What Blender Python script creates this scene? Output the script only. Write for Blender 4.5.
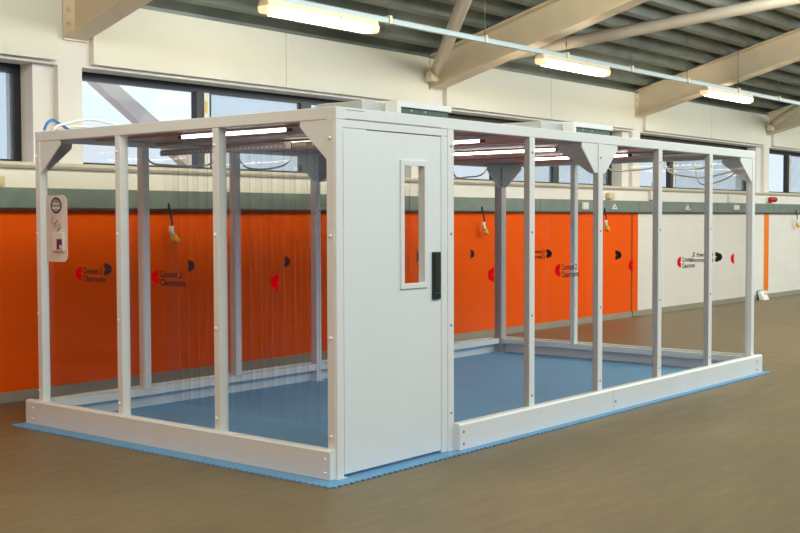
import bpy, bmesh, math, random
from mathutils import Vector, Matrix
random.seed(4)
S = bpy.context.scene
C = S.collection
for o in list(bpy.data.objects): bpy.data.objects.remove(o)

# ------------------------------------------------------------------ camera, world, lights, exposure
cam = bpy.data.cameras.new('camera'); cam.lens = 1165.363 / 800 * 36; cam.sensor_width = 36; cam.clip_end = 200
co = bpy.data.objects.new('camera', cam); C.objects.link(co); S.camera = co
R_ = (0.636017850, -0.771669030, -0.002863903); U_ = (0.033052836, 0.023534246, 0.999176486); B_ = (-0.770966150, -0.635588741, 0.040474050)
co.matrix_world = Matrix(((R_[0], U_[0], B_[0], -5.250891), (R_[1], U_[1], B_[1], -4.831820), (R_[2], U_[2], B_[2], 1.610243), (0, 0, 0, 1)))
S.view_settings.view_transform = 'Standard'; S.view_settings.look = 'None'
S.view_settings.exposure = 0.3; S.view_settings.gamma = 1.0; S.view_settings.use_curve_mapping = False
S.cycles.transparent_max_bounces = 40; S.cycles.max_bounces = 8
S.cycles.use_denoising = True

world = bpy.data.worlds.new('overcast_sky'); S.world = world; world.use_nodes = True
bg = world.node_tree.nodes['Background']; bg.inputs[0].default_value = (0.80, 0.90, 1.0, 1); bg.inputs[1].default_value = 0.92

def area(name, loc, direction, sx, sy, power, col):
    l = bpy.data.lights.new(name, 'AREA'); l.shape = 'RECTANGLE'; l.size = sx; l.size_y = sy; l.energy = power; l.color = col
    o = bpy.data.objects.new(name, l); C.objects.link(o); o.location = loc
    o.rotation_euler = Vector(direction).to_track_quat('-Z', 'Y').to_euler(); return o
area('front_daylight_fill', (12, -19.7, 5.3), (0, 1, -0.2), 40, 2.2, 760, (0.95, 1.0, 1.0))  # added fill for cool daylight from the front; the wall has no glazing
area('front_blue_fill', (7, -12.0, 5.2), (0, 1, -0.25), 30, 1.8, 560, (0.25, 0.42, 1.0))  # unseen bluish fill, added to brighten the door side
area('overhead_fill', (3, -4.2, 5.0), (0, 0.8, -1), 20, 3.0, 550, (1.0, 0.98, 0.72))  # unseen overhead fill, added without any fixture
area('upper_wall_fill', (0.5, 0.8, 4.3), (0, 0.7, -1), 11, 0.8, 150, (1.0, 0.99, 0.78))  # added fill out of view, brightens the upper back wall only
area('right_side_fill', (19, -1.5, 4.2), (0, 0.6, -1), 22, 3.0, 800, (0.98, 1.0, 0.84))  # added fill for the right wall and far floor, no fixture there
area('left_warm_fill', (-11.6, -1.0, 4.2), (1, 0, -0.05), 9, 1.6, 150, (1.0, 0.36, 0.20))  # unseen warm fill, added for faces turned left; no window there

# ------------------------------------------------------------------ materials
MATS = {}
def mat(name, col, rough=0.5, metal=0.0, var=0.0, scale=6.0, bump=0.0, bscale=60.0, spec=0.5, col2=None, emit=None, estr=0, coat=0):
    if name in MATS: return MATS[name]
    m = bpy.data.materials.new(name); m.use_nodes = True; nt = m.node_tree; N = nt.nodes; L = nt.links
    b = N['Principled BSDF']; b.inputs['Base Color'].default_value = (*col, 1); b.inputs['Roughness'].default_value = rough
    b.inputs['Metallic'].default_value = metal; b.inputs['Specular IOR Level'].default_value = spec; b.inputs['Coat Weight'].default_value = coat
    tc = N.new('ShaderNodeTexCoord')
    if var > 0 or col2:
        n = N.new('ShaderNodeTexNoise'); n.inputs['Scale'].default_value = scale; n.inputs['Detail'].default_value = 6
        L.new(tc.outputs['Object'], n.inputs['Vector'])
        r = N.new('ShaderNodeMapRange'); r.inputs['From Min'].default_value = 0.3; r.inputs['From Max'].default_value = 0.7
        L.new(n.outputs['Fac'], r.inputs['Value'])
        mx = N.new('ShaderNodeMix'); mx.data_type = 'RGBA'
        c2 = col2 or tuple(c * (1 - var) for c in col)
        mx.inputs['A'].default_value = (*col, 1); mx.inputs['B'].default_value = (*c2, 1)
        L.new(r.outputs['Result'], mx.inputs['Factor']); L.new(mx.outputs['Result'], b.inputs['Base Color'])
    if bump > 0:
        n2 = N.new('ShaderNodeTexNoise'); n2.inputs['Scale'].default_value = bscale; n2.inputs['Detail'].default_value = 3
        L.new(tc.outputs['Object'], n2.inputs['Vector'])
        bp = N.new('ShaderNodeBump'); bp.inputs['Strength'].default_value = bump; bp.inputs['Distance'].default_value = 0.01
        L.new(n2.outputs['Fac'], bp.inputs['Height']); L.new(bp.outputs['Normal'], b.inputs['Normal'])
    if emit: b.inputs['Emission Color'].default_value = (*emit, 1); b.inputs['Emission Strength'].default_value = estr
    MATS[name] = m; return m

cream = mat('cream_paint', (0.78, 0.76, 0.68), 0.6, var=0.04, scale=2)
cream_panel = mat('cream_panel', (0.76, 0.745, 0.64), 0.55, var=0.03, scale=1.5)
beam_paint = mat('steel_cream_paint', (0.74, 0.635, 0.46), 0.4, var=0.08, scale=3)
pipe_paint = mat('pipe_cream_paint', (0.78, 0.71, 0.56), 0.32, var=0.06, scale=3)
deck_m = mat('galvanised_deck', (0.20, 0.235, 0.21), 0.38, metal=0.3, var=0.35, scale=2)
white_m = mat('white_powder_coat', (0.78, 0.83, 0.83), 0.38, var=0.03, scale=3)
door_m = mat('white_door_laminate', (0.77, 0.84, 0.85), 0.4, var=0.02, scale=2)
alu_m = mat('grey_aluminium', (0.46, 0.47, 0.48), 0.4, metal=0.1, var=0.08, scale=5)
roofsheet_m = mat('grey_roof_sheet', (0.34, 0.32, 0.34), 0.35, var=0.15, scale=2)
bolt_m = mat('steel_bolt', (0.32, 0.33, 0.34), 0.3, metal=0.7, var=0.1)
cap_m = mat('white_bolt_cap', (0.9, 0.9, 0.88), 0.3, var=0.02)
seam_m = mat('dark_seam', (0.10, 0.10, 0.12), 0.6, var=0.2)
dark_green = mat('dark_green_plastic', (0.012, 0.03, 0.024), 0.35, var=0.3, scale=40)
black_frame = mat('black_window_frame', (0.012, 0.014, 0.016), 0.4, var=0.3)
trunk_m = mat('grey_green_trunking', (0.20, 0.25, 0.225), 0.5, metal=0.1, col2=(0.145, 0.20, 0.18), scale=7)
skirt_m = mat('grey_skirting_paint', (0.33, 0.31, 0.24), 0.6, var=0.15, scale=3)
rail_blue = mat('galvanised_trunking', (0.27, 0.35, 0.40), 0.35, metal=0.2, var=0.06)
lamp_body = mat('lamp_body', (0.70, 0.62, 0.46), 0.5, var=0.05)
lamp_glow = mat('lamp_diffuser', (0.9, 0.88, 0.8), 0.4, emit=(1.0, 0.90, 0.70), estr=22.0)
lamp_end = mat('lamp_diffuser_end', (0.85, 0.7, 0.45), 0.25, emit=(1.0, 0.70, 0.36), estr=0.5)
tube_glow = mat('room_tube_glow', (0.9, 0.9, 0.88), 0.4, emit=(1.0, 0.95, 0.90), estr=14)
tan_m = mat('tan_lamp_tray', (0.55, 0.46, 0.38), 0.45, var=0.08)
red_m = mat('red_print', (0.72, 0.0, 0.006), 0.85, var=0.05, spec=0.05)
print_m = mat('black_print', (0.02, 0.022, 0.028), 0.85, var=0.1)
text_m = mat('dark_grey_print', (0.035, 0.03, 0.035), 0.85, var=0.1, spec=0.05)
red_plastic = mat('red_plastic', (0.55, 0.01, 0.015), 0.3, var=0.1)
yellow_m = mat('yellow_plastic', (0.85, 0.55, 0.04), 0.4, var=0.1)
white_pl = mat('white_plastic', (0.78, 0.77, 0.70), 0.4, var=0.05)
beige_pl = mat('beige_plastic', (0.66, 0.55, 0.34), 0.5, var=0.08)
cable_black = mat('black_cable', (0.02, 0.02, 0.02), 0.5, var=0.2)
cable_white = mat('white_cable', (0.92, 0.91, 0.86), 0.45, var=0.05)
cable_blue = mat('blue_air_hose', (0.03, 0.22, 0.62), 0.4, var=0.1)
orange_p = mat('orange_strip_paint', (0.90, 0.22, 0.01), 0.5, var=0.06)
tape_m = mat('orange_floor_tape', (0.62, 0.25, 0.08), 0.6, var=0.1)
purple_m = mat('purple_screen', (0.07, 0.035, 0.16), 0.3, var=0.2)
fan_body = mat('fan_unit_galvanised', (0.50, 0.54, 0.53), 0.4, metal=0.2, var=0.08)
filter_m = mat('green_grey_intake', (0.075, 0.14, 0.125), 0.6, var=0.35, scale=30)
teal_m = mat('teal_cap', (0.05, 0.35, 0.5), 0.5, var=0.1)
green_m = mat('green_print', (0.05, 0.28, 0.12), 0.5, var=0.1)
wire_m = mat('steel_wire', (0.16, 0.16, 0.15), 0.4, metal=0.5, var=0.1)
end_wall_m = mat('hall_far_paint', (0.50, 0.46, 0.40), 0.7, var=0.1, scale=1)

def glassy(name, tint, ior=1.45, rough=0.03, bump=0.0, bscale=1.2, gl=1.0, haze=0.0, hazecol=(0.6, 0.6, 0.62)):
    m = bpy.data.materials.new(name); m.use_nodes = True; nt = m.node_tree; N = nt.nodes; L = nt.links
    for n in list(N): N.remove(n)
    out = N.new('ShaderNodeOutputMaterial'); t = N.new('ShaderNodeBsdfTransparent'); t.inputs[0].default_value = (*tint, 1)
    g = N.new('ShaderNodeBsdfGlossy'); g.inputs['Roughness'].default_value = rough
    tc = N.new('ShaderNodeTexCoord')
    # Schlick reflectance from the facing angle (same on both faces of the sheet)
    lw = N.new('ShaderNodeLayerWeight'); lw.inputs['Blend'].default_value = 0.5
    pw = N.new('ShaderNodeMath'); pw.operation = 'POWER'; pw.inputs[1].default_value = 5; L.new(lw.outputs['Facing'], pw.inputs[0])
    f0 = ((ior - 1) / (ior + 1)) ** 2
    f = N.new('ShaderNodeMath'); f.operation = 'MULTIPLY_ADD'; f.inputs[1].default_value = 1 - f0; f.inputs[2].default_value = f0; L.new(pw.outputs[0], f.inputs[0])
    if bump:
        n2 = N.new('ShaderNodeTexNoise'); n2.inputs['Scale'].default_value = bscale; n2.inputs['Detail'].default_value = 1
        L.new(tc.outputs['Object'], n2.inputs['Vector'])
        bp = N.new('ShaderNodeBump'); bp.inputs['Strength'].default_value = bump; bp.inputs['Distance'].default_value = 0.05
        L.new(n2.outputs['Fac'], bp.inputs['Height']); L.new(bp.outputs['Normal'], g.inputs['Normal'])
    mu = N.new('ShaderNodeMath'); mu.operation = 'MULTIPLY'; mu.inputs[1].default_value = gl; L.new(f.outputs[0], mu.inputs[0])
    mx = N.new('ShaderNodeMixShader'); L.new(mu.outputs[0], mx.inputs[0]); L.new(t.outputs[0], mx.inputs[1]); L.new(g.outputs[0], mx.inputs[2])
    last = mx
    if haze:
        d = N.new('ShaderNodeBsdfDiffuse'); d.inputs[0].default_value = (*hazecol, 1)
        nz = N.new('ShaderNodeTexNoise'); nz.inputs['Scale'].default_value = 1.6; L.new(tc.outputs['Object'], nz.inputs['Vector'])
        mh = N.new('ShaderNodeMath'); mh.operation = 'MULTIPLY'; mh.inputs[1].default_value = haze * 2; L.new(nz.outputs['Fac'], mh.inputs[0])
        m2 = N.new('ShaderNodeMixShader'); L.new(mh.outputs[0], m2.inputs[0]); L.new(mx.outputs[0], m2.inputs[1]); L.new(d.outputs[0], m2.inputs[2]); last = m2
    L.new(last.outputs[0], out.inputs[0]); return m
glazing_m = glassy('clear_glazing', (0.97, 0.965, 0.96), 1.45, 0.02, 0.10, 1.5, 0.33)
strip_m = glassy('clear_pvc_strip', (0.98, 0.98, 0.98), 1.4, 0.06, 0.2, 3, 0.45)
strip_edge_m = glassy('pvc_strip_edge', (0.88, 0.87, 0.86), 1.4, 0.2, 0, 1, 0.6, 0.12, (0.75, 0.72, 0.7))
card_m = glassy('milky_vinyl', (0.9, 0.88, 0.86), 1.4, 0.3, 0, 1, 0.5, 0.78, (0.80, 0.74, 0.70))
win_clear = glassy('window_glass', (0.97, 0.985, 1.0), 1.5, 0.01, 0, 1, 0.3)
win_frost = glassy('frosted_window_glass', (0.84, 0.89, 0.93), 1.5, 0.25, 0.5, 60, 1.0, 0.12, (0.6, 0.68, 0.72))

# painted blockwork of the back wall: orange up to the pale part of the wall
def wall_material():
    m = bpy.data.materials.new('painted_blockwork'); m.use_nodes = True; nt = m.node_tree; N = nt.nodes; L = nt.links; b = N['Principled BSDF']
    tc = N.new('ShaderNodeTexCoord'); sep = N.new('ShaderNodeSeparateXYZ'); L.new(tc.outputs['Object'], sep.inputs[0])
    def mth(op, a, v):
        n = N.new('ShaderNodeMath'); n.operation = op; L.new(a, n.inputs[0]); n.inputs[1].default_value = v; return n.outputs[0]
    isx = mth('LESS_THAN', sep.outputs[0], 12.1)
    isz = mth('LESS_THAN', sep.outputs[2], 1.76)
    both = N.new('ShaderNodeMath'); both.operation = 'MULTIPLY'; L.new(isx, both.inputs[0]); L.new(isz, both.inputs[1])
    mx = N.new('ShaderNodeMix'); mx.data_type = 'RGBA'; mx.inputs['A'].default_value = (0.79, 0.77, 0.72, 1); mx.inputs['B'].default_value = (0.87, 0.102, 0.0, 1)
    L.new(both.outputs[0], mx.inputs['Factor'])
    nz = N.new('ShaderNodeTexNoise'); nz.inputs['Scale'].default_value = 1.7; nz.inputs['Detail'].default_value = 5; L.new(tc.outputs['Object'], nz.inputs['Vector'])
    mr = N.new('ShaderNodeMapRange'); mr.inputs['To Min'].default_value = 0.90; mr.inputs['To Max'].default_value = 1.06; L.new(nz.outputs['Fac'], mr.inputs['Value'])
    m3 = N.new('ShaderNodeMix'); m3.data_type = 'RGBA'; m3.blend_type = 'MULTIPLY'; m3.inputs['Factor'].default_value = 1
    L.new(mx.outputs['Result'], m3.inputs['A']); L.new(mr.outputs['Result'], m3.inputs['B'])
    cb = N.new('ShaderNodeCombineXYZ'); L.new(sep.outputs[0], cb.inputs[0]); L.new(sep.outputs[2], cb.inputs[1])
    br = N.new('ShaderNodeTexBrick'); br.inputs['Scale'].default_value = 1.0; br.inputs['Brick Width'].default_value = 0.45; br.inputs['Row Height'].default_value = 0.225
    br.inputs['Mortar Size'].default_value = 0.005; br.inputs['Mortar Smooth'].default_value = 0.4
    br.inputs['Color1'].default_value = (1, 1, 1, 1); br.inputs['Color2'].default_value = (0.97, 0.97, 0.97, 1); br.inputs['Mortar'].default_value = (0.93, 0.92, 0.91, 1)
    L.new(cb.outputs[0], br.inputs['Vector'])
    mm = N.new('ShaderNodeMix'); mm.data_type = 'RGBA'; mm.blend_type = 'MULTIPLY'; L.new(isz, mm.inputs['Factor'])
    L.new(m3.outputs['Result'], mm.inputs['A']); L.new(br.outputs['Color'], mm.inputs['B']); L.new(mm.outputs['Result'], b.inputs['Base Color'])
    bp = N.new('ShaderNodeBump'); bp.inputs['Strength'].default_value = 0.15; bp.inputs['Distance'].default_value = 0.003
    inv = mth('MULTIPLY', br.outputs['Fac'], -1); L.new(inv, bp.inputs['Height']); L.new(bp.outputs['Normal'], b.inputs['Normal'])
    b.inputs['Roughness'].default_value = 0.7; b.inputs['Specular IOR Level'].default_value = 0.12; return m
wall_m = wall_material()

def floor_material():
    m = bpy.data.materials.new('polished_concrete'); m.use_nodes = True; nt = m.node_tree; N = nt.nodes; L = nt.links; b = N['Principled BSDF']
    tc = N.new('ShaderNodeTexCoord')
    n1 = N.new('ShaderNodeTexNoise'); n1.inputs['Scale'].default_value = 0.55; n1.inputs['Detail'].default_value = 8; n1.inputs['Roughness'].default_value = 0.62; n1.inputs['Distortion'].default_value = 0.6
    L.new(tc.outputs['Object'], n1.inputs['Vector'])
    r1 = N.new('ShaderNodeValToRGB'); r1.color_ramp.elements[0].position = 0.32; r1.color_ramp.elements[0].color = (0.155, 0.117, 0.058, 1)
    r1.color_ramp.elements[1].position = 0.68; r1.color_ramp.elements[1].color = (0.215, 0.163, 0.083, 1); L.new(n1.outputs['Fac'], r1.inputs[0])
    mp = N.new('ShaderNodeMapping'); mp.inputs['Scale'].default_value = (1.0, 5.0, 1); mp.inputs['Rotation'].default_value = (0, 0, 0.9); L.new(tc.outputs['Object'], mp.inputs[0])
    n2 = N.new('ShaderNodeTexNoise'); n2.inputs['Scale'].default_value = 2.2; n2.inputs['Detail'].default_value = 12; n2.inputs['Roughness'].default_value = 0.7; L.new(mp.outputs[0], n2.inputs['Vector'])
    r2 = N.new('ShaderNodeMapRange'); r2.inputs['From Min'].default_value = 0.35; r2.inputs['From Max'].default_value = 0.7; r2.inputs['To Min'].default_value = 1.12; r2.inputs['To Max'].default_value = 0.78; L.new(n2.outputs['Fac'], r2.inputs['Value'])
    mm = N.new('ShaderNodeMix'); mm.data_type = 'RGBA'; mm.blend_type = 'MULTIPLY'; mm.inputs['Factor'].default_value = 1
    L.new(r1.outputs[0], mm.inputs['A']); L.new(r2.outputs['Result'], mm.inputs['B']); L.new(mm.outputs['Result'], b.inputs['Base Color'])
    rr = N.new('ShaderNodeMapRange'); rr.inputs['To Min'].default_value = 0.36; rr.inputs['To Max'].default_value = 0.55; L.new(n1.outputs['Fac'], rr.inputs['Value']); L.new(rr.outputs['Result'], b.inputs['Roughness'])
    b.inputs['Specular IOR Level'].default_value = 0.4
    return m
floor_m = floor_material()

def mat_material():
    m = bpy.data.materials.new('blue_vinyl_tile'); m.use_nodes = True; nt = m.node_tree; N = nt.nodes; L = nt.links; b = N['Principled BSDF']
    tc = N.new('ShaderNodeTexCoord')
    n1 = N.new('ShaderNodeTexNoise'); n1.inputs['Scale'].default_value = 160; n1.inputs['Detail'].default_value = 2; L.new(tc.outputs['Object'], n1.inputs['Vector'])
    n2 = N.new('ShaderNodeTexNoise'); n2.inputs['Scale'].default_value = 1.2; n2.inputs['Detail'].default_value = 4; L.new(tc.outputs['Object'], n2.inputs['Vector'])
    r = N.new('ShaderNodeValToRGB'); r.color_ramp.elements[0].position = 0.3; r.color_ramp.elements[0].color = (0.12, 0.32, 0.56, 1)
    r.color_ramp.elements[1].position = 0.7; r.color_ramp.elements[1].color = (0.18, 0.41, 0.69, 1); L.new(n1.outputs['Fac'], r.inputs[0])
    mr = N.new('ShaderNodeMapRange'); mr.inputs['To Min'].default_value = 0.88; mr.inputs['To Max'].default_value = 1.08; L.new(n2.outputs['Fac'], mr.inputs['Value'])
    mm = N.new('ShaderNodeMix'); mm.data_type = 'RGBA'; mm.blend_type = 'MULTIPLY'; mm.inputs['Factor'].default_value = 1
    L.new(r.outputs[0], mm.inputs['A']); L.new(mr.outputs['Result'], mm.inputs['B']); L.new(mm.outputs['Result'], b.inputs['Base Color'])
    b.inputs['Roughness'].default_value = 0.55; b.inputs['Specular IOR Level'].default_value = 0.25; return m
mat_m = mat_material()

# ------------------------------------------------------------------ mesh helpers
class MB:
    def __init__(s): s.bm = bmesh.new()
    def box(s, x0, x1, y0, y1, z0, z1, bev=0.0):
        t = bmesh.new(); bmesh.ops.create_cube(t, size=1)
        for v in t.verts:
            v.co = Vector(((x0 + x1) / 2 + v.co.x * (x1 - x0), (y0 + y1) / 2 + v.co.y * (y1 - y0), (z0 + z1) / 2 + v.co.z * (z1 - z0)))
        if bev: bmesh.ops.bevel(t, geom=t.edges[:], offset=bev, segments=2, profile=0.5, affect='EDGES')
        s.add(t); return s
    def add(s, t, M=None):
        mp = {v: s.bm.verts.new(M @ v.co if M else v.co) for v in t.verts}
        for f in t.faces:
            try: s.bm.faces.new([mp[v] for v in f.verts]).smooth = f.smooth
            except ValueError: pass
        t.free()
    def prism(s, pts, axis, a, b):
        # pts 2D polygon in the two other axes (in order), extruded along axis from a to b
        def P(u, v, w): return {0: (w, u, v), 1: (u, w, v), 2: (u, v, w)}[axis]
        A = [s.bm.verts.new(P(u, v, a)) for u, v in pts]; Bq = [s.bm.verts.new(P(u, v, b)) for u, v in pts]
        s.bm.faces.new(A); s.bm.faces.new(Bq[::-1]); n = len(pts)
        for i in range(n): s.bm.faces.new([A[i], Bq[i], Bq[(i + 1) % n], A[(i + 1) % n]])
        return s
    def tube(s, pts, r, seg=10):
        pts = [Vector(p) for p in pts]; rings = []
        for i, p in enumerate(pts):
            d = (pts[min(i + 1, len(pts) - 1)] - pts[max(i - 1, 0)]).normalized()
            up = Vector((0, 0, 1)) if abs(d.z) < 0.9 else Vector((1, 0, 0))
            u = d.cross(up).normalized(); v = d.cross(u).normalized()
            rings.append([s.bm.verts.new(p + u * r * math.cos(k * 2 * math.pi / seg) + v * r * math.sin(k * 2 * math.pi / seg)) for k in range(seg)])
        for i in range(len(rings) - 1):
            for k in range(seg):
                f = s.bm.faces.new([rings[i][k], rings[i][(k + 1) % seg], rings[i + 1][(k + 1) % seg], rings[i + 1][k]]); f.smooth = True
        s.bm.faces.new(rings[0][::-1]); s.bm.faces.new(rings[-1]); return s
    def dome(s, loc, r, axis, h=None):
        t = bmesh.new(); bmesh.ops.create_uvsphere(t, u_segments=10, v_segments=6, radius=r)
        for v in t.verts:
            if h: v.co[axis] *= h / r
        for f in t.faces: f.smooth = True
        s.add(t, Matrix.Translation(loc)); return s
    def build(s, name, m, parent=None):
        bmesh.ops.recalc_face_normals(s.bm, faces=s.bm.faces)
        me = bpy.data.meshes.new(name); s.bm.to_mesh(me); s.bm.free()
        for mm in (m if isinstance(m, (list, tuple)) else [m]): me.materials.append(mm)
        o = bpy.data.objects.new(name, me); C.objects.link(o)
        if parent: o.parent = parent; o.matrix_parent_inverse = Matrix.Translation(-wloc(parent))
        return o
def wloc(o):
    v = Vector((0, 0, 0))
    while o: v += o.location; o = o.parent if False else None
    return v
LOC = {}
def wloc(o): return LOC.get(o.name, Vector((0, 0, 0)))
def box(name, m, parent, x0, x1, y0, y1, z0, z1, bev=0.0): return MB().box(x0, x1, y0, y1, z0, z1, bev).build(name, m, parent)
def thing(name, label, cat, loc=(0, 0, 0), group=None):
    o = bpy.data.objects.new(name, None); C.objects.link(o); o.location = loc; o.empty_display_size = 0.1
    LOC[o.name] = Vector(loc); o['label'] = label; o['category'] = cat
    if group: o['group'] = group
    return o
def tag(o, label, cat, group=None):
    o['label'] = label; o['category'] = cat
    if group: o['group'] = group
    return o
def struct(o): o['kind'] = 'structure'; return o
def sroot(name):
    o = bpy.data.objects.new(name, None); C.objects.link(o); o['kind'] = 'structure'; return o

WY = 4.377; SL = 0.27; PITCH = 5.437
X0, X1, YF = -12.0, 42.0, -20.0
RIDGE = -8.0
def roofz(y): return 3.71 + SL * (WY - y) if y >= RIDGE else 3.71 + SL * (WY - RIDGE) - SL * (RIDGE - y)

# ------------------------------------------------------------------ hall shell
struct(box('floor', floor_m, None, X0 - .2, X1 + .2, YF - .2, WY + .6, -0.12, 0.0))
w = MB()
w.box(X0, X1, WY, WY + .5, 0, 2.13)
w.box(X0, X1, WY, WY + .5, 3.03, 3.70)
for k in range(-3, 8):
    b = k * PITCH
    if b + 1.02 < X0 + .1 or b + 1.28 > X1: continue
    w.box(b + 1.02, b + 1.28, WY, WY + .5, 2.13, 3.03)
    w.box(b + .80, b + 1.02, WY + .07, WY + .5, 2.13, 3.03)
struct(w.build('wall_back', wall_m))
struct(MB().prism([(YF, 0), (WY + .5, 0), (WY + .5, 3.69), (WY, 3.69), (RIDGE, roofz(RIDGE) - .02), (YF, roofz(YF) - .02)], 0, X0 - .2, X0).build('wall_left', end_wall_m))
struct(MB().prism([(YF, 0), (WY + .5, 0), (WY + .5, 3.69), (WY, 3.69), (RIDGE, roofz(RIDGE) - .02), (YF, roofz(YF) - .02)], 0, X1, X1 + .2).build('wall_right', end_wall_m))
struct(box('wall_front', end_wall_m, None, X0, X1, YF - .2, YF, 0, roofz(YF) - .02))

# deep-ribbed roof deck, ribs running along X, one mesh
d = MB(); prof = []
def run(y_hi, y_lo, sign):
    out = []; y = y_hi
    while y > y_lo:
        for dy, h in ((0, 0), (.08, 0), (.12, .13), (.30, .13)):
            yy = y - dy
            if yy < y_lo: break
            out.append((yy, roofz(yy) + h))
        y -= .34
    return out
prof = run(WY + .5, YF - .2, 1)
top = [(y, z + .03) for y, z in prof][::-1]
bmv = d.bm
for (ya, za), (yb, zb) in zip(prof[:-1], prof[1:]):
    v = [bmv.verts.new(c) for c in ((X0 - .2, ya, za), (X1 + .2, ya, za), (X1 + .2, yb, zb), (X0 - .2, yb, zb),
                                   (X0 - .2, ya, za + .02), (X1 + .2, ya, za + .02), (X1 + .2, yb, zb + .02), (X0 - .2, yb, zb + .02))]
    for f in ((0, 1, 2, 3), (7, 6, 5, 4), (0, 4, 5, 1), (1, 5, 6, 2), (2, 6, 7, 3), (3, 7, 4, 0)): bmv.faces.new([v[i] for i in f])
bmesh.ops.remove_doubles(bmv, verts=bmv.verts[:], dist=0.0005)
struct(d.build('ceiling', deck_m))
# closure strip between wall and deck
struct(box('trim_1', deck_m, None, X0, X1, WY - .012, WY, 3.66, 3.70))
struct(box('baseboard_back', skirt_m, None, X0, X1, WY - .012, WY, 0.0, 0.092))
# window sill ledge
sm = MB().prism([(WY, 2.075), (WY - .03, 2.075), (WY - .05, 2.10), (WY - .05, 2.13), (WY, 2.132)], 0, X0, X1)
struct(sm.build('trim_2', mat('sill_grey_cream', (0.62, 0.58, 0.47), 0.5, var=0.05)))
# cream fascia panels below the deck
n = 3
for k in range(-3, 8):
    a, b = max(k * PITCH + 1.37, X0 + .02), min((k + 1) * PITCH + .98, X1 - .02)
    if b - a < .3: continue
    m_ = (a + b) / 2
    f = MB()
    f.box(a, m_ - .003, WY - .06, WY - .001, 3.06, 3.655, 0.004); f.box(m_ + .003, b, WY - .06, WY - .001, 3.06, 3.655, 0.004)
    struct(f.build('trim_%d' % n, cream_panel)); n += 1

# windows: black frames set back in the openings
wn = 1
for k in range(-2, 7):
    b = k * PITCH
    r = sroot('window_%d' % wn); wn += 1
    xa, xb = b + 1.28, b + 6.237
    if xb > X1: break
    D = WY + .26
    fr = MB()
    fr.box(xa, xb, D, D + .07, 2.95, 3.03); fr.box(xa, xb, D, D + .07, 2.13, 2.165)
    fr.box(xa, xa + .035, D, D + .07, 2.165, 2.95); fr.box(xb - .07, xb, D, D + .07, 2.165, 2.95)
    fr.box(b + 2.87, b + 2.965, D - .02, D + .07, 2.165, 2.95); fr.box(b + 3.035, b + 3.07, D - .02, D + .07, 2.165, 2.95)
    fr.box(b + 4.45, b + 4.62, D, D + .07, 2.165, 2.95)
    fr.build('window_frame', black_frame, r)
    box('mullion_post', white_pl, r, b + 2.966, b + 3.034, D - .03, D + .05, 2.165, 2.95)
    box('warning_sticker', yellow_m, r, b + 2.975, b + 3.003, D - .034, D - .0305, 2.74, 2.86)
    for i, (pa, pb, gm) in enumerate(((b + 1.315, b + 2.87, win_clear), (b + 3.07, b + 4.45, win_frost), (b + 4.62, b + 6.167, win_frost if k else win_clear))):
        box('pane', gm, r, pa, pb, D + .03, D + .036, 2.165, 2.95)

# ------------------------------------------------------------------ roof beams
bl = {0: 'cream steel roof beam at top left, above the left end of the clear room',
      1: 'cream steel roof beam sloping from the wall above the middle, two round braces at its foot',
      2: 'cream steel roof beam crossing behind the round brace at upper right, nearest right lamp',
      3: 'short visible cream steel roof beam at the right edge of the view'}
for k in range(0, 4):
    xc = k * PITCH + 1.2
    t = thing('roof_beam', bl[k], 'beam', (xc, WY, 3.3), 'sloping roof beams')
    ye = RIDGE
    def zz(y, off): return 3.27 + SL * (WY - y) + off
    h = .405
    for nm, hw, o0, o1 in (('bottom_flange', .125, 0, .022), ('web', .008, .022, h), ('top_flange', .125, h, h + .022)):
        m_ = MB().prism([(WY - .02, zz(WY - .02, o0)), (ye, zz(ye, o0)), (ye, zz(ye, o1)), (WY - .02, zz(WY - .02, o1))], 0, xc - hw, xc + hw)
        m_.build(nm, beam_paint, t)
    ep = box('end_plate', beam_paint, t, xc - .13, xc + .13, WY - .022, WY - .001, 3.262, 3.652)
    for zb in (3.30, 3.42, 3.54):
        for xb in (-.075, .075):
            MB().dome((xc + xb, WY - .03, zb), .022, 1, .02).build('bolt', beam_paint, ep)
def pipe(a, b, label, foot=True):
    t = thing('brace_pipe', label, 'pipe', a, 'round roof braces')
    MB().tube([a, b], .078, 20).build('tube', pipe_paint, t)
    dv = (Vector(b) - Vector(a)).normalized()
    if foot:
        e = Vector(a)
        MB().box(e.x - .13, e.x + .02, e.y - .02, e.y + .08, e.z - .14, e.z - .02, .01).build('foot_bracket', beam_paint, t)
    return t
pipe((6.44, 4.20, 3.48), (1.35, -0.89, 4.87), 'round cream brace leaning left from the foot of the middle roof beam')
pipe((6.74, 3.80, 3.60), (11.98, -1.88, 5.13), 'long round cream brace running right from the middle roof beam', False)
pipe((17.34, 4.20, 3.48), (12.28, -0.92, 4.86), 'round cream brace at the right edge beside the farthest roof beam')

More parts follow.
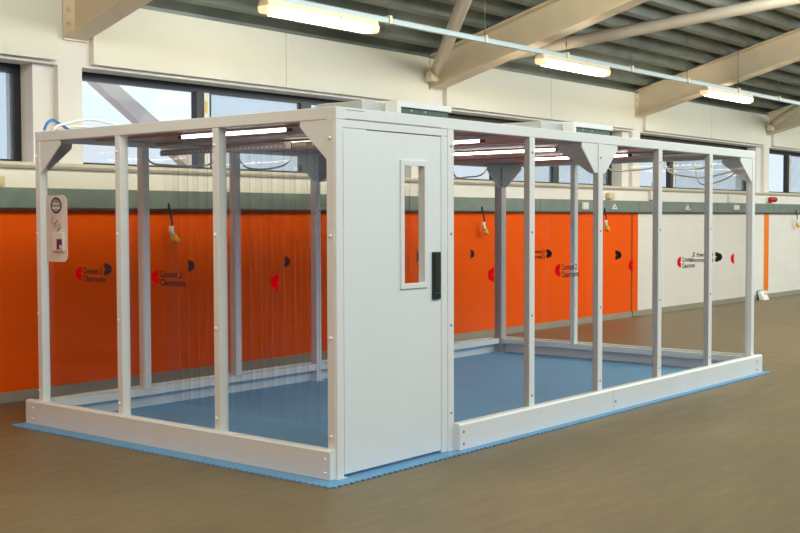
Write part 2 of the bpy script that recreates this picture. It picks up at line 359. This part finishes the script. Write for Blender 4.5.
# ------------------------------------------------------------------ lighting rail and battens
RY, RZ = 2.6, 3.56
t = thing('lighting_rail', 'long thin pale blue metal rail hanging on wires below the roof', 'rail', (0, RY, RZ))
MB().box(-3, 22, RY - .022, RY + .022, RZ - .025, RZ + .02).box(-3, 22, RY - .026, RY + .026, RZ + .02, RZ + .026).build('channel', rail_blue, t)
for x in (1.75, 3.60, 5.23, 6.92, 8.53, 10.18, 11.93, 13.53, 15.2):
    g = MB().box(x - .018, x + .018, RY - .034, RY + .034, RZ - .027, RZ + .05).build('hanger_clip', lamp_body, t)
    MB().tube([(x, RY, RZ + .03), (x, RY, roofz(RY) + .02)], .004, 6).build('suspension_wire', wire_m, t)
    MB().tube([(x, RY, RZ + .12), (x, RY, RZ + .17)], .009, 6).build('wire_gripper', wire_m, t)
lamps = [(1.90, 3.38, 'nearest glowing strip light, upper left above the corner of the clear room'),
         (6.33, 7.88, 'middle glowing strip light under the long round brace'),
         (10.74, 12.38, 'farthest and smallest glowing strip light, in front of the right roof beam')]
for a, b, lb in lamps:
    t = thing('strip_light', lb, 'lamp', ((a + b) / 2, RY, RZ - .13), 'strip lights on the rail')
    z = RZ - .028
    MB().prism([(RY - .05, z), (RY + .05, z), (RY + .065, z - .055), (RY - .065, z - .055)], 0, a, b).build('housing', lamp_body, t)
    MB().prism([(RY - .062, z - .057), (RY + .062, z - .057), (RY + .058, z - .105), (RY + .035, z - .128), (RY - .035, z - .128), (RY - .058, z - .105)], 0, a + .09, b - .09).build('diffuser', lamp_glow, t)
    for q0, q1 in ((a - .01, a + .088), (b - .088, b + .01)):
        MB().prism([(RY - .062, z - .057), (RY + .062, z - .057), (RY + .055, z - .105), (RY + .032, z - .122), (RY - .032, z - .122), (RY - .055, z - .105)], 0, q0, q1).build('diffuser_end', lamp_end, t)
    for q in (.08, .36, .64, .92):
        x = a + (b - a) * q
        MB().box(x - .012, x + .012, RY - .07, RY - .062, z - .085, z - .03).build('clip', lamp_body, t)

# ------------------------------------------------------------------ wall fittings
t = thing('wall_trunking', 'grey green metal trunking band along the back wall above the orange', 'trunking', (0, WY - .04, 1.72))
tr = MB()
xj = X0 + .02
while xj < X1 - .1:
    tr.box(xj, min(xj + 2.99, X1 - .02), WY - .075, WY - .001, 1.72, 1.90, .004); xj += 3.0
tr.build('cover', trunk_m, t)
box('shadow_lip', seam_m, t, X0 + .02, X1 - .02, WY - .06, WY - .002, 1.705, 1.719)  # dark strip set under the trunking to draw its shadow
tag(box('paint_stripe', orange_p, None, 17.36, 17.60, WY - .004, WY - .0005, .155, 1.70), 'narrow vertical orange stripe on the pale wall at the right', 'stripe')

def plug(x, drop, label, swing=.03):
    t = thing('hanging_plug', label, 'plug', (x, WY - .09, 1.70 - drop), 'plugs hanging from the trunking')
    y = WY - .09; zb = 1.715 - drop
    MB().tube([(x, WY - .05, 1.80), (x, y + .005, 1.76), (x + swing * .2, y, 1.69), (x + swing, y - .01, zb + .10), (x + swing * .6, y, zb + .04)], .011, 8).build('cable', cable_black, t)
    MB().tube([(x + swing * .7, y, zb + .075), (x + swing * .6, y, zb + .03), (x + swing + .02, y, zb - .04)], .026, 10).build('plug_body', white_pl, t)
    MB().tube([(x + swing + .015, y, zb - .03), (x + swing + .06, y - .005, zb - .085)], .036, 10).build('plug_cap', yellow_m, t)
plug(2.22, .24, 'white and yellow plug hanging on the orange wall at left, behind the strip curtain')
plug(7.56, .22, 'white and yellow plug hanging on the orange wall near the room corner post')
plug(10.85, .20, 'white and yellow plug hanging beside the gusseted front post')
plug(18.85, .20, 'white and yellow plug hanging on the pale wall at the far right')
t = thing('alarm_sounder', 'small red alarm sounder on the pale wall above the trunking', 'alarm', (17.58, WY - .02, 1.99))
MB().box(17.46, 17.68, WY - .03, WY - .001, 1.93, 2.03, .008).build('base', white_pl, t)
a_ = MB(); a_.tube([(17.50, WY - .07, 1.985), (17.74, WY - .07, 1.985)], .052, 16); a_.dome((17.50, WY - .07, 1.985), .052, 0, .03); a_.dome((17.74, WY - .07, 1.985), .052, 0, .03)
a_.build('red_lens', red_plastic, t)
def wbox(name, m, x0, x1, z0, z1, dep, label, cat, lid=None, y=WY):
    t = thing(name, label, cat, ((x0 + x1) / 2, y, z0))
    box('casing', m, t, x0, x1, y - dep, y - .001, z0, z1, .006)
    box('front_plate', lid or m, t, x0 + .015, x1 - .015, y - dep - .006, y - dep + .001, z0 + .015, z1 - .015, .002)
    return t
wbox('wall_sensor', white_pl, 12.44, 12.68, 1.92, 2.07, .06, 'white wall unit below the window, left of the fourth front post', 'sensor')
wbox('small_wall_box', white_pl, 12.44, 12.72, 2.135, 2.21, .05, 'small grey box sitting on the sill above the white wall unit', 'box', alu_m, WY - .055)
wbox('junction_box', beige_pl, 11.02, 11.22, 1.925, 2.02, .06, 'small beige junction box above the trunking right of the gusset post', 'box')
wbox('junction_box', beige_pl, .20, .43, 1.905, 2.0, .06, 'small beige junction box above the trunking at the left edge', 'box')
wbox('cable_cover', white_pl, 15.60, 15.76, 1.91, 2.06, .03, 'thin pale cable cover on the wall behind the last front bay', 'cover')
ty = WY - .075
wbox('wall_socket', white_pl, 10.15, 10.33, 1.75, 1.86, .03, 'white socket on the trunking behind the third front bay', 'socket', None, ty)
wbox('wall_socket', white_pl, 15.68, 15.92, 1.77, 1.86, .03, 'white socket on the trunking behind the last front bay', 'socket', None, ty)
def trisock(x, label):
    t = thing('cable_clamp', label, 'clamp', (x, ty, 1.77), 'pale cable clamps on the trunking')
    MB().prism([(x - .09, 1.76), (x + .09, 1.76), (x, 1.85)], 1, ty - .02, ty - .0005).build('bracket', white_pl, t)
    MB().dome((x, ty - .022, 1.79), .014, 1, .01).build('screw', seam_m, t)
trisock(11.15, 'triangular pale clamp on the trunking just above the orange edge')
trisock(13.75, 'triangular pale clamp on the trunking behind the fifth front bay')

# leaning white card carton by the wall
t = thing('paper_bag', 'small white bag with a green mark leaning on the far wall', 'bag', (17.2, 4.25, 0))
MB().prism([(4.20, 0.0), (4.30, 0.0), (4.345, .17), (4.30, .175)], 0, 16.98, 17.24).build('body', mat('white_card', (0.85, 0.85, 0.82), 0.6, var=0.04), t)
MB().prism([(4.296, .176), (4.345, .171), (4.346, .186), (4.300, .19)], 0, 16.97, 17.20).build('teal_edge', teal_m, t)
MB().prism([(4.2528, .095), (4.257, .094), (4.281, .135), (4.277, .137)], 0, 17.15, 17.21).build('green_mark', green_m, t)
tag(MB().box(13.9, 14.55, 4.05, 4.11, .0002, .0022).build('floor_tape', tape_m), 'short strip of orange tape on the floor near the pale wall', 'tape')

# ------------------------------------------------------------------ blue floor mat with toothed edges
x0, x1, y0, y1 = -.172, 6.56, -.108, 3.31
pts = []
def edge(ax, ay, bx, by, nx, ny, pitch=.052, dep=.018):
    L_ = math.hypot(bx - ax, by - ay); n_ = int(L_ / pitch)
    for i in range(n_):
        for f_, o_ in ((0.0, 0), (.3, 0), (.42, dep), (.78, dep), (.9, 0)):
            u = (i + f_) / n_
            pts.append((ax + (bx - ax) * u + nx * o_, ay + (by - ay) * u + ny * o_))
edge(x0, y0, x1, y0, 0, -1); edge(x1, y0, x1, y1, 1, 0); edge(x1, y1, x0, y1, 0, 1); edge(x0, y1, x0, y0, -1, 0)
fm = MB().prism(pts, 2, 0.0005, .0075)
bmesh.ops.triangulate(fm.bm, faces=[f for f in fm.bm.faces if len(f.verts) > 4])
fm = fm.build('floor_mat', mat_m); tag(fm, 'blue interlocking vinyl floor mat with toothed edge under the clear room', 'mat')
MZ = .0077

# ------------------------------------------------------------------ the modular clear room
WA, LB, H = 3.20, 6.378, 2.30
room = thing('modular_cleanroom', 'large white framed modular room with clear walls and a white door on a blue mat', 'cleanroom', (0, 0, 0))
LOC[room.name] = Vector((0, 0, 0))
def bolts(parent, pts, axis, sign, dark):
    for p_ in pts:
        MB().dome(p_, .011 if not dark else .009, axis, .012 if not dark else .006).build('bolt_cap' if not dark else 'bolt', cap_m if not dark else bolt_m, parent)
ZB = (2.11, 1.51, .88, .27)
PW, PD = .07, .075
def post(x0, x1, y0, y1, z0=MZ, z1=2.225, m=None, grooved=None):
    p_ = MB().box(x0, x1, y0, y1, z0 + .006, z1, .005).build('post', m or white_m, room)
    box('foot_plate', white_m, p_, x0 - .012, x1 + .012, y0 - .012, y1 + .012, z0, z0 + .0055)
    return p_
BX = [2.145, 3.172, 4.230, 5.282]
# corner posts and the post right of the door
cp = post(0, .064, 0, .07)
cs = box('corner_strip', white_m, cp, -.004, .004, .014, .076, .17, 2.225, .001)
bolts(cp, [(-.008, .045, z) for z in ZB], 0, -1, False)
dp = post(1.128, 1.198, 0, .054); bolts(dp, [(1.163, -.002, z) for z in ZB], 1, -1, True)
for x in BX:  # grey bodies put the shade of the post sides into colour
    p_ = post(x + .002, x + PW - .002, .0045, .054, m=alu_m); box('cover_strip', white_m, p_, x, x + PW, -.001, .004, MZ + .02, 2.225, .001); bolts(p_, [(x + PW / 2, -.002, z) for z in ZB], 1, -1, True)
rp = post(LB - .07, LB, 0, .07); bolts(rp, [(LB + .002, .035, z) for z in ZB], 0, 1, False)
for y in (1.068, 2.128):
    p_ = post(0, .075, y, y + .06); bolts(p_, [(-.002, y + .037, z) for z in ZB], 0, -1, False)
lp = post(0, .07, WA - .06, WA); bolts(lp, [(-.002, WA - .018, z) for z in ZB], 0, -1, False)
for x in (.985, 2.03, 3.10, 4.20, 5.26): post(x, x + PW, WA - PD, WA, MZ if x == 3.10 else .172)
fp = post(LB - .10, LB, WA - .10, WA, m=alu_m)
for y in (1.068, 2.105): post(LB - PD, LB, y, y + .06, .172)
# top and bottom rails
for nm, a in (('top_rail', (0, LB, 0, .08, 2.225, H)), ('top_rail', (0, .08, .08, WA - .08, 2.225, H)),
              ('top_rail', (0, LB, WA - .08, WA, 2.225, H)), ('top_rail', (LB - .08, LB, .08, WA - .08, 2.225, H))):
    box(nm, white_m, room, *a, .004)
for a in ((1.20, LB - .07, 0.004, .07), (.072, LB - .07, WA - .07, WA - .004)): box('bottom_rail', white_m, room, *a, .115, .178, .003)
for a in ((.004, .07, .072, WA - .062), (LB - .07, LB - .004, .072, WA - .072)): box('bottom_rail', white_m, room, *a, .115, .178, .003)
# joints of the front top rail
for x, z in ((1.10, H), (3.13, H)): box('rail_joint', alu_m, room, x, x + .006, -.002, .06, 2.292, 2.3035)
# kick boards with chamfered top, standing outside the frame
def kick(axis, a, b, off, side, tilt=0):
    # profile in (perpendicular, z); side -1 = outwards to negative
    o = off; s = side
    prof = [(o, .009), (o + s * .053, .009), (o + s * .053, .181), (o + s * .041, .193), (o, .193)]
    # Corner Chamfered ends as end caps
    k_ = MB().prism(prof, axis, a, b).build('kick_board', white_m, room)
    return k_
def kb(axis, u, v, off, side, boltpos, zpos=(.05, .135), dark=False):
    k_ = kick(axis, u, v, off, side)
    for q in boltpos:
        for z in zpos:
            c = [0, 0, 0]; c[axis] = q; c[1 - axis] = off + side * .054; c[2] = z
            MB().dome(tuple(c), .010, 1 - axis, .008).build('bolt_cap' if not dark else 'bolt', cap_m if not dark else bolt_m, k_)
    return k_
# side A (x = 0): prism along Y, perpendicular axis is X
kb(1, .013, 3.168, -.001, -1, (.055,)); kb(1, 3.172, 3.30, -.001, -1, (3.20,))
# side B (y = 0): prism along X
kb(0, 1.19, 3.336, -.001, -1, (1.235,), dark=True); kb(0, 3.341, 6.30, -.001, -1, (3.375,), (.085,), dark=True); kb(0, 6.304, 6.47, -.001, -1, (6.335,), dark=True)
kb(0, 0.0, 3.2, WA + .001, 1, ()); kb(0, 3.205, LB + .05, WA + .001, 1, ())
kb(1, -.0, WA - .002, LB + .001, 1, ())

# gussets (cranked plates at post heads)
def gus(axis, c, half, w0, off, th=.012, m=None, sides=(-1, 1), dots=False):
    # plate polygon in (u, z) about centre c, perpendicular thickness from off to off+th
    L_ = c - half if -1 in sides else c; R__ = c + half if 1 in sides else c
    pts = []
    if -1 in sides: pts += [(c - w0, 1.985), (c - half, 2.185), (c - half, 2.24)]
    else: pts += [(c, 1.985), (c, 2.24)]
    if 1 in sides: pts += [(c + half, 2.24), (c + half, 2.185), (c + w0, 1.985)]
    else: pts += [(c, 2.24), (c, 1.985)]
    g = MB().prism(pts, 1 if axis == 0 else 0, off, off + th).build('gusset_plate', m or white_m, room)
    if dots:
        for dx in ((-.055, .055) if len(sides) == 2 else (-.055,)):
            for z in (2.02, 2.10, 2.18):
                p3 = [0, 0, z]; p3[axis] = c + dx; p3[1 - axis] = off - .001
                MB().dome(tuple(p3), .008, 1 - axis, .004).build('bolt', bolt_m, g)
    return g
gus(0, 3.207, .29, .085, .006)                       # front, middle post, both wings
gus(1, .07, .34, .03, 3.207, sides=(1,), m=alu_m)    # same post, running back
gus(0, LB - .06, .30, .03, .006, sides=(-1,)); gus(1, .06, .30, .03, LB - .02, sides=(1,))
gus(1, .06, .25, .03, .006, sides=(1,)); gus(0, .06, .25, .03, .012, sides=(1,))
gus(1, WA - .05, .27, .03, .006, sides=(-1,)); gus(0, .05, .27, .03, WA - .03, sides=(1,), m=alu_m)
gus(0, 3.135, .29, .085, WA - .09, dots=True); gus(1, WA - .09, .34, .03, 3.13, sides=(-1,), m=alu_m)
gus(0, LB - .05, .32, .11, WA - .09, sides=(-1,), dots=1); gus(1, WA - .05, .32, .11, LB - .09, sides=(-1,), dots=1)

# clear wall panels, each in its bay, with logos printed on the outside
def glz(x0, x1, y0, y1, label=None):
    return box('clear_panel', glazing_m, room, x0, x1, y0, y1, .178, 2.225)
def half_disc(m_, r, z, c, outy, th, P):
    pts = [(0, r)]
    n_ = 18
    pts = []
    for i in range(n_ + 1):
        a_ = math.pi / 2 + math.pi * i / n_
        rr = r * (0.86 if i in (3, n_ - 3) else 1.0)
        pts.append((-rr * 1.5 * abs(math.cos(a_)) ** .8, rr * math.sin(a_)))
    pts += [(0, -.007), (-.012, -.008), (-.020, 0), (-.012, .008), (0, .007)]
    return pts
def text_mesh(txt, size):
    cu = bpy.data.curves.new('t', 'FONT'); cu.body = txt; cu.size = size; cu.space_line = .92; cu.resolution_u = 2; cu.offset = .0018
    o = bpy.data.objects.new('t', cu); C.objects.link(o)
    bpy.context.view_layer.update()
    me = bpy.data.meshes.new_from_object(o.evaluated_get(bpy.context.evaluated_depsgraph_get()))
    bpy.data.objects.remove(o); return me
TXT = text_mesh('Connect 2\nCleanrooms', .064)
def decal(panel, face, c, with_text, z=1.205):
    # face: 'front','left','back','end'; c = position of the flat edge of the half disc; outward printed
    # local frame: u to the right as read from outside, v up, w outwards
    fr = {'front': (Vector((1, 0, 0)), Vector((0, -1, 0)), .0425), 'left': (Vector((0, -1, 0)), Vector((-1, 0, 0)), .0535),
          'back': (Vector((-1, 0, 0)), Vector((0, 1, 0)), WA - .0475), 'end': (Vector((0, 1, 0)), Vector((1, 0, 0)), LB - .0475)}[face]
    u, wv, off = fr; v = Vector((0, 0, 1))
    org = {'front': Vector((c, off, z)), 'left': Vector((off, c, z)), 'back': Vector((c, off, z)), 'end': Vector((off, c, z))}[face]
    pts = half_disc(None, .052, z, c, 0, 0, None)
    def put(name, shift, th, mt):
        bm = bmesh.new()
        A = [bm.verts.new(org + u * a_ + v * b_ + wv * shift) for a_, b_ in pts]; Bq = [bm.verts.new(org + u * a_ + v * b_ + wv * (shift + th)) for a_, b_ in pts]
        bm.faces.new(A); bm.faces.new(Bq[::-1])
        for i in range(len(pts)): bm.faces.new([A[i], Bq[i], Bq[(i + 1) % len(pts)], A[(i + 1) % len(pts)]])
        bmesh.ops.triangulate(bm, faces=[f for f in bm.faces if len(f.verts) > 4])
        bmesh.ops.recalc_face_normals(bm, faces=bm.faces)
        me = bpy.data.meshes.new(name); bm.to_mesh(me); bm.free(); me.materials.append(mt)
        o = bpy.data.objects.new(name, me); C.objects.link(o); o.parent = panel; return o
    put('logo_mark', .0007, .0004, red_m); bk = put('logo_backing', 0, .0006, print_m)
    if with_text:
        me = TXT.copy(); Mx = Matrix((( u.x, v.x, wv.x, 0), (u.y, v.y, wv.y, 0), (u.z, v.z, wv.z, 0), (0, 0, 0, 1)))
        me.transform(Matrix.Scale(.86, 4, Vector((1, 0, 0)))); me.transform(Matrix.Translation(org + u * .018 + v * .001 + wv * .0008) @ Mx)
        me.materials.clear(); me.materials.append(text_m)
        o = bpy.data.objects.new('logo_lettering', me); C.objects.link(o); o.parent = panel
fb = [(1.198, 2.145, 1.758, 0), (2.215, 3.172, 2.668, 1), (3.242, 4.23, 3.861, 0), (4.30, 5.282, 4.789, 1), (5.352, LB - .07, 5.977, 0)]
for a, b, c, tx in fb: decal(glz(a, b, .044, .050), 'front', c - .018, tx)
lb_ = [(.07, 1.068, .556, 0), (1.128, 2.128, 1.769, 1), (2.188, WA - .06, 2.684, 1)]
for a, b, c, tx in lb_: decal(glz(.055, .061, a, b), 'left', c, tx)
bxs = [.07, .985, 1.055, 2.03, 2.10, 3.10, 3.17, 4.20, 4.27, 5.26, 5.33, LB - .07]
for i, (c, tx) in enumerate(((.60, 0), (1.491, 0), (2.687, 0), (3.7, 1), (4.72, 0), (5.723, 0))):
    decal(glz(bxs[2 * i], bxs[2 * i + 1], WA - .054, WA - .048), 'back', c, tx)
for (a, b), (c, tx) in zip(((.07, 1.068), (1.128, 2.105), (2.165, WA - .07)), ((.412, 1), (1.596, 0), (2.502, 1))):
    decal(glz(LB - .054, LB - .048, a, b), 'end', c, tx)
# glazing gasket lines beside each front post
# roof: sheets, cross beams, lamp trays
for a, b in ((.08, 1.12), (1.19, 2.145), (2.215, 3.172), (3.242, 4.23), (4.30, 5.282), (5.352, LB - .08)):
    r = MB().box(a, b, .08, WA - .08, 2.262, 2.285).build('roof_sheet', roofsheet_m, room)
for x in (1.12, 2.145, 3.172, 4.23, 5.282): box('roof_cross_beam', alu_m, room, x, x + .07, .08, WA - .08, 2.240, 2.285, .003)
for x, y0_, y1_ in ((.58, 1.0, 2.12), (1.66, .85, 2.1), (2.46, .68, 2.0), (3.86, .84, 2.5), (5.18, .82, 2.02)):
    t = box('lamp_tray', tan_m, room, x - .08, x + .08, .10, WA - .10, 2.2495, 2.2615)
    MB().tube([(x, y0_, 2.239), (x, y1_, 2.239)], .0095, 10).build('light_tube', tube_glow, t)
    box('tube_holder', seam_m, t, x - .012, x + .012, y0_ - .04, y0_, 2.229, 2.249)
    box('tube_holder', seam_m, t, x - .012, x + .012, y1_, y1_ + .04, 2.229, 2.249)

# door set
dr = box('door_frame', white_m, room, .066, 1.126, .004, .07, 2.176, 2.224, .003)
box('door_jamb', white_m, dr, 1.058, 1.124, .002, .07, MZ, 2.174, .003)
for xa, xb, z in ((.09, .26, 2.283), (.09, 1.05, 2.229), (2.36 - 2, .35, 0)):
    if z: box('frame_seam', seam_m, dr, xa, xb, -.0012, .003, z, z + .003)
lf = MB(); DX0, DX1, DZ0, DZ1 = .070, 1.050, .028, 2.168
VX0, VX1, VZ0, VZ1 = .645, .865, 1.185, 1.965
lf.box(DX0, VX0, .003, .048, DZ0, DZ1); lf.box(VX1, DX1, .003, .048, DZ0, DZ1); lf.box(VX0, VX1, .003, .048, DZ0, VZ0); lf.box(VX0, VX1, .003, .048, VZ1, DZ1)
bmesh.ops.remove_doubles(lf.bm, verts=lf.bm.verts[:], dist=.0001)
leaf = lf.build('door', door_m, room)
vf = MB(); o_ = .032
for a in ((VX0 - o_, VX0 + .004, VZ0 - o_, VZ1 + o_), (VX1 - .004, VX1 + o_, VZ0 - o_, VZ1 + o_)): vf.box(a[0], a[1], -.010, .006, a[2], a[3], .003)
for a in ((VX0, VX1, VZ0 - o_, VZ0 + .004), (VX0, VX1, VZ1 - .004, VZ1 + o_)): vf.box(a[0], a[1], -.0095, .006, a[2], a[3], .003)
vp = vf.build('vision_frame', white_m, leaf)
box('vision_glass', glazing_m, leaf, VX0, VX1, .036, .042, VZ0, VZ1)
hd = MB().box(.950, 1.032, -.014, .003, 1.068, 1.390, .004).build('pull_handle', dark_green, leaf)
box('handle_recess', mat('handle_inner', (.004, .012, .010), .6, var=.2), hd, .966, 1.018, -.016, -.0135, 1.125, 1.375)
box('handle_screw_bar', bolt_m, hd, .955, 1.026, -.0155, -.0135, 1.110, 1.113)

# perforated curtain rail and clear strips
t = thing('strip_curtain', 'clear plastic strip curtain hanging across the room behind the door end', 'curtain', (1.17, 1.6, .06))
cr = MB().box(1.155, 1.162, .10, WA - .10, 2.155, 2.20).box(1.155, 1.185, .10, WA - .10, 2.196, 2.204).build('curtain_rail', alu_m, t)
for i in range(60):
    y = .14 + i * .05
    MB().box(1.1535, 1.1548, y, y + .018, 2.172, 2.184).build('rail_slot', cap_m, cr)
br_ = MB().box(1.13, 1.154, 1.34, 1.60, 2.165, 2.20, .002).build('rail_bracket', beige_pl, t)
MB().box(1.122, 1.131, 1.50, 1.56, 2.15, 2.21, .002).build('bracket_clamp', bolt_m, br_)
y = .12; i = 0
while y + .2 < WA - .1:
    xs = 1.170 if i % 2 else 1.1755
    st = MB(); 
    wv = random.uniform(-.006, .006); bm = st.bm; cols = []
    fr_ = (0, .022, .25, .5, .75, .978, 1)
    for f_ in fr_:
        bow = .004 * math.sin(math.pi * f_)
        cols.append([bm.verts.new((xs + bow + d_ + (wv if zz_ < 1 else 0), y + f_ * .19, zz_)) for zz_ in (2.19, .05) for d_ in (0, .002)])
    for q in range(len(fr_) - 1):
        a, b = cols[q], cols[q + 1]
        for f in ((a[0], b[0], b[2], a[2]), (a[1], a[3], b[3], b[1]), (a[0], a[1], b[1], b[0]), (a[2], b[2], b[3], a[3])):
            bm.faces.new(f).material_index = 1 if q == 0 else 0
    bm.faces.new((cols[0][0], cols[0][2], cols[0][3], cols[0][1])).material_index = 1; bm.faces.new((cols[-1][0], cols[-1][1], cols[-1][3], cols[-1][2])).material_index = 1
    st.build('curtain_strip', [strip_m, strip_edge_m], t)
    y += .126; i += 1

# fan filter units on the roof
def ffu(xa, label, bx0, wd=.68):
    t = thing('fan_filter_unit', label, 'fan unit', (xa, 1.0, H), 'fan units on the roof of the clear room')
    f = MB(); xb = xa + wd
    f.box(xa, xb, .74, 1.34, 2.455, 2.50); f.box(xa, xa + .05, .74, 1.34, 2.301, 2.455); f.box(xb - .02, xb, .80, 1.34, 2.301, 2.455)
    f.build('housing', white_m, t)
    fl = box('intake_filter', filter_m, t, xa + .05, xb - .02, .76, 1.30, 2.402, 2.4545)
    box('lower_panel', white_m, t, xa + .05, xb - .02, .755, .775, 2.301, 2.4015)
    for x in (xa + .2, xa + .37): MB().dome((x, .759, 2.435), .007, 1, .004).build('screw', cap_m, fl)
    box('motor_box', fan_body, t, bx0, xa - .002, .85, 1.30, 2.301, 2.485, .004)
ffu(1.475, 'white fan unit with grey box on the roof above the door', 1.21)
ffu(4.0, 'white fan unit with grey box on the roof above the gusseted middle post', 3.63, .73)

# white vinyl information card on the left panel
t = thing('instruction_card', 'milky white rounded card with round badge stuck on the left end panel', 'sign', (.053, 3.0, 1.29))
def rounded(y0, y1, z0, z1, r):
    pts = [(y1, z0), (y1, z1)]
    for i in range(9): a_ = math.pi / 2 + i * math.pi / 16; pts.append((y0 + r + r * math.cos(a_), z1 - r + r * math.sin(a_)))
    for i in range(9): a_ = math.pi + i * math.pi / 16; pts.append((y0 + r + r * math.cos(a_), z0 + r + r * math.sin(a_)))
    return pts
MB().prism(rounded(2.862, 3.14, 1.288, 1.805, .055), 0, .051, .0545).build('card', card_m, t)
def disc(r, n_=28, cy=3.003, cz=1.725, ysc=1.0): return [(cy + r * ysc * math.cos(i * 2 * math.pi / n_), cz + r * math.sin(i * 2 * math.pi / n_)) for i in range(n_)]
bd = MB().prism(disc(.063, ysc=1.15), 0, .0500, .0508).build('round_badge', print_m, t)
MB().prism(disc(.050, ysc=1.15), 0, .0494, .0499).build('badge_face', mat('badge_print', (.45, .42, .42), .5, var=.7, scale=70), bd)
MB().prism([(2.95, 1.70), (3.056, 1.70), (3.056, 1.712), (2.95, 1.712)], 0, .0488, .0493).box(.0488, .0493, 2.965, 3.04, 1.735, 1.745).build('badge_band', white_pl, bd)
cbx = MB().box(.030, .0505, 2.893, 3.035, 1.372, 1.515, .004).build('control_box', white_pl, t)
box('purple_screen', purple_m, cbx, .0285, .0302, 2.902, 2.972, 1.385, 1.465)
box('screen_figure', white_pl, cbx, .0275, .0284, 2.905, 2.935, 1.39, 1.42)
cl = MB(); q = []
for i in range(50):
    u = i / 49; q.append((.047, 3.04 - .09 * u + .03 * math.sin(u * 16), 1.62 - .09 * u + .022 * math.cos(u * 19)))
cl.tube(q, .0022, 5).build('coiled_lead', mat('grey_lead', (.3, .28, .28), .5, var=.1), t)
MB().tube([(.0502, 2.98, 1.371), (.0502, 2.98, 1.30)], .0008, 5)

# hoses and cables
def hose(name, pts, r, m, label, cat, group=None):
    # smooth through pts by Catmull-Rom
    P = [Vector(p) for p in pts]; P = [P[0]] + P + [P[-1]]; out = []
    for i in range(1, len(P) - 2):
        for s_ in range(8):
            u = s_ / 8; a, b, c, d = P[i - 1], P[i], P[i + 1], P[i + 2]
            out.append(0.5 * ((2 * b) + (c - a) * u + (2 * a - 5 * b + 4 * c - d) * u * u + (3 * b - a - 3 * c + d) * u ** 3))
    out.append(P[-1]); o = MB().tube(out, r, 8).build(name, m); tag(o, label, cat, group); return o
hose('blue_hose', [(.02, 3.10, 2.315), (.05, 3.10, 2.37), (.10, 3.10, 2.395), (.15, 3.10, 2.375), (.27, 3.10, 2.315)], .012, cable_blue, 'blue hose loop on the far left roof corner', 'hose')
hose('white_hose', [(.06, 3.04, 2.317), (.14, 3.04, 2.36), (.40, 2.99, 2.41), (.75, 2.95, 2.35), (.95, 2.9, 2.317)], .010, cable_white, 'white hose arching along the left roof corner', 'hose')
hose('white_hose', [(.12, 3.16, 2.317), (.22, 3.16, 2.345), (.45, 3.15, 2.365), (.7, 3.13, 2.317)], .009, cable_white, 'lower white hose lying flat at the left roof corner', 'hose')
hose('blue_hose', [(1.00, 2.98, 2.316), (1.10, 3.0, 2.36), (1.25, 3.0, 2.36), (1.34, 3.0, 2.318)], .012, cable_blue, 'small blue hose bump behind the left front rail', 'hose')
hose('blue_hose', [(1.25, 1.50, 2.315), (1.33, 1.5, 2.45), (1.50, 1.47, 2.50), (1.66, 1.45, 2.47), (1.76, 1.42, 2.315)], .016, cable_blue, 'blue hose loop behind the fan unit above the door', 'hose')
yb = WA - .12
def cab(pts, label): hose('white_cable', pts, .009, cable_white, label, 'cable', 'white cables sagging below the roof')
yo = WA + .075
cab([(1.10, yo, 2.29), (1.185, yo, 2.115), (1.382, yo, 2.092), (1.666, yo, 2.093), (1.879, yo, 2.127), (1.97, yo, 2.29)], 'white cable sagging under the roof behind the second left bay')
cab([(2.14, yo, 2.29), (2.274, yo, 2.123), (2.44, yo, 2.09), (2.665, yo, 2.107), (2.855, yo, 2.162), (2.95, yo, 2.29)], 'white cable sagging under the roof near the corner post')
cab([(5.50, yo, 2.28), (5.60, yo, 2.10), (5.85, yo, 2.105), (6.12, yo, 2.14), (6.30, yo, 2.28)], 'white cable sagging on the far side, seen just right of the door')
xe = LB + .07
cab([(xe, 1.80, 2.28), (xe, 1.721, 2.16), (xe, 1.482, 2.147), (xe, 1.188, 2.177), (xe, 1.13, 2.28)], 'white cable sagging behind the fourth front bay')
cab([(xe, 1.10, 2.28), (xe, 1.044, 2.162), (xe, .808, 2.139), (xe, .589, 2.159), (xe, .50, 2.28)], 'upper white cable sagging behind the fifth front bay')
cab([(xe + .025, 1.08, 2.28), (xe + .025, 1.008, 2.117), (xe + .025, .761, 2.057), (xe + .025, .577, 2.052), (xe + .025, .253, 2.128), (xe + .025, .20, 2.28)], 'long lower white cable sagging across the last two front bays')
cab([(xe + .05, .74, 2.28), (xe + .05, .668, 1.99), (xe + .05, .441, 2.006), (xe + .05, .253, 2.107), (xe + .05, .17, 2.28)], 'lowest white cable at the right corner of the clear room')

# strut added outside for the pale diagonal band in the first window
t = thing('outside_strut', 'pale diagonal strut seen outside through the first clear window pane', 'strut', (4.3, 5.98, 0))
st = MB().prism([(2.10, 3.42), (2.36, 3.42), (4.62, 1.98), (4.22, 1.98)], 1, 5.9, 6.05); st.box(4.22, 4.62, 5.9, 6.05, 0, 1.98); st.build('strut', mat('pale_strut_paint', (0.92, 0.87, 0.73), .6, var=.03), t)
struct(box('floor_outside', skirt_m, None, X0, X1, WY + .6, WY + 6, -.12, 0.0))
t = thing('wall_cable', 'thin dark cable running down the orange wall near its right edge', 'cable', (11.88, WY - .008, 0))
MB().tube([(11.88, WY - .009, 1.70), (11.88, WY - .009, .10), (11.88, WY - .022, .085), (11.88, WY - .022, .006), (12.0, WY - .12, .006)], .0055, 6).build('cable', cable_black, t)
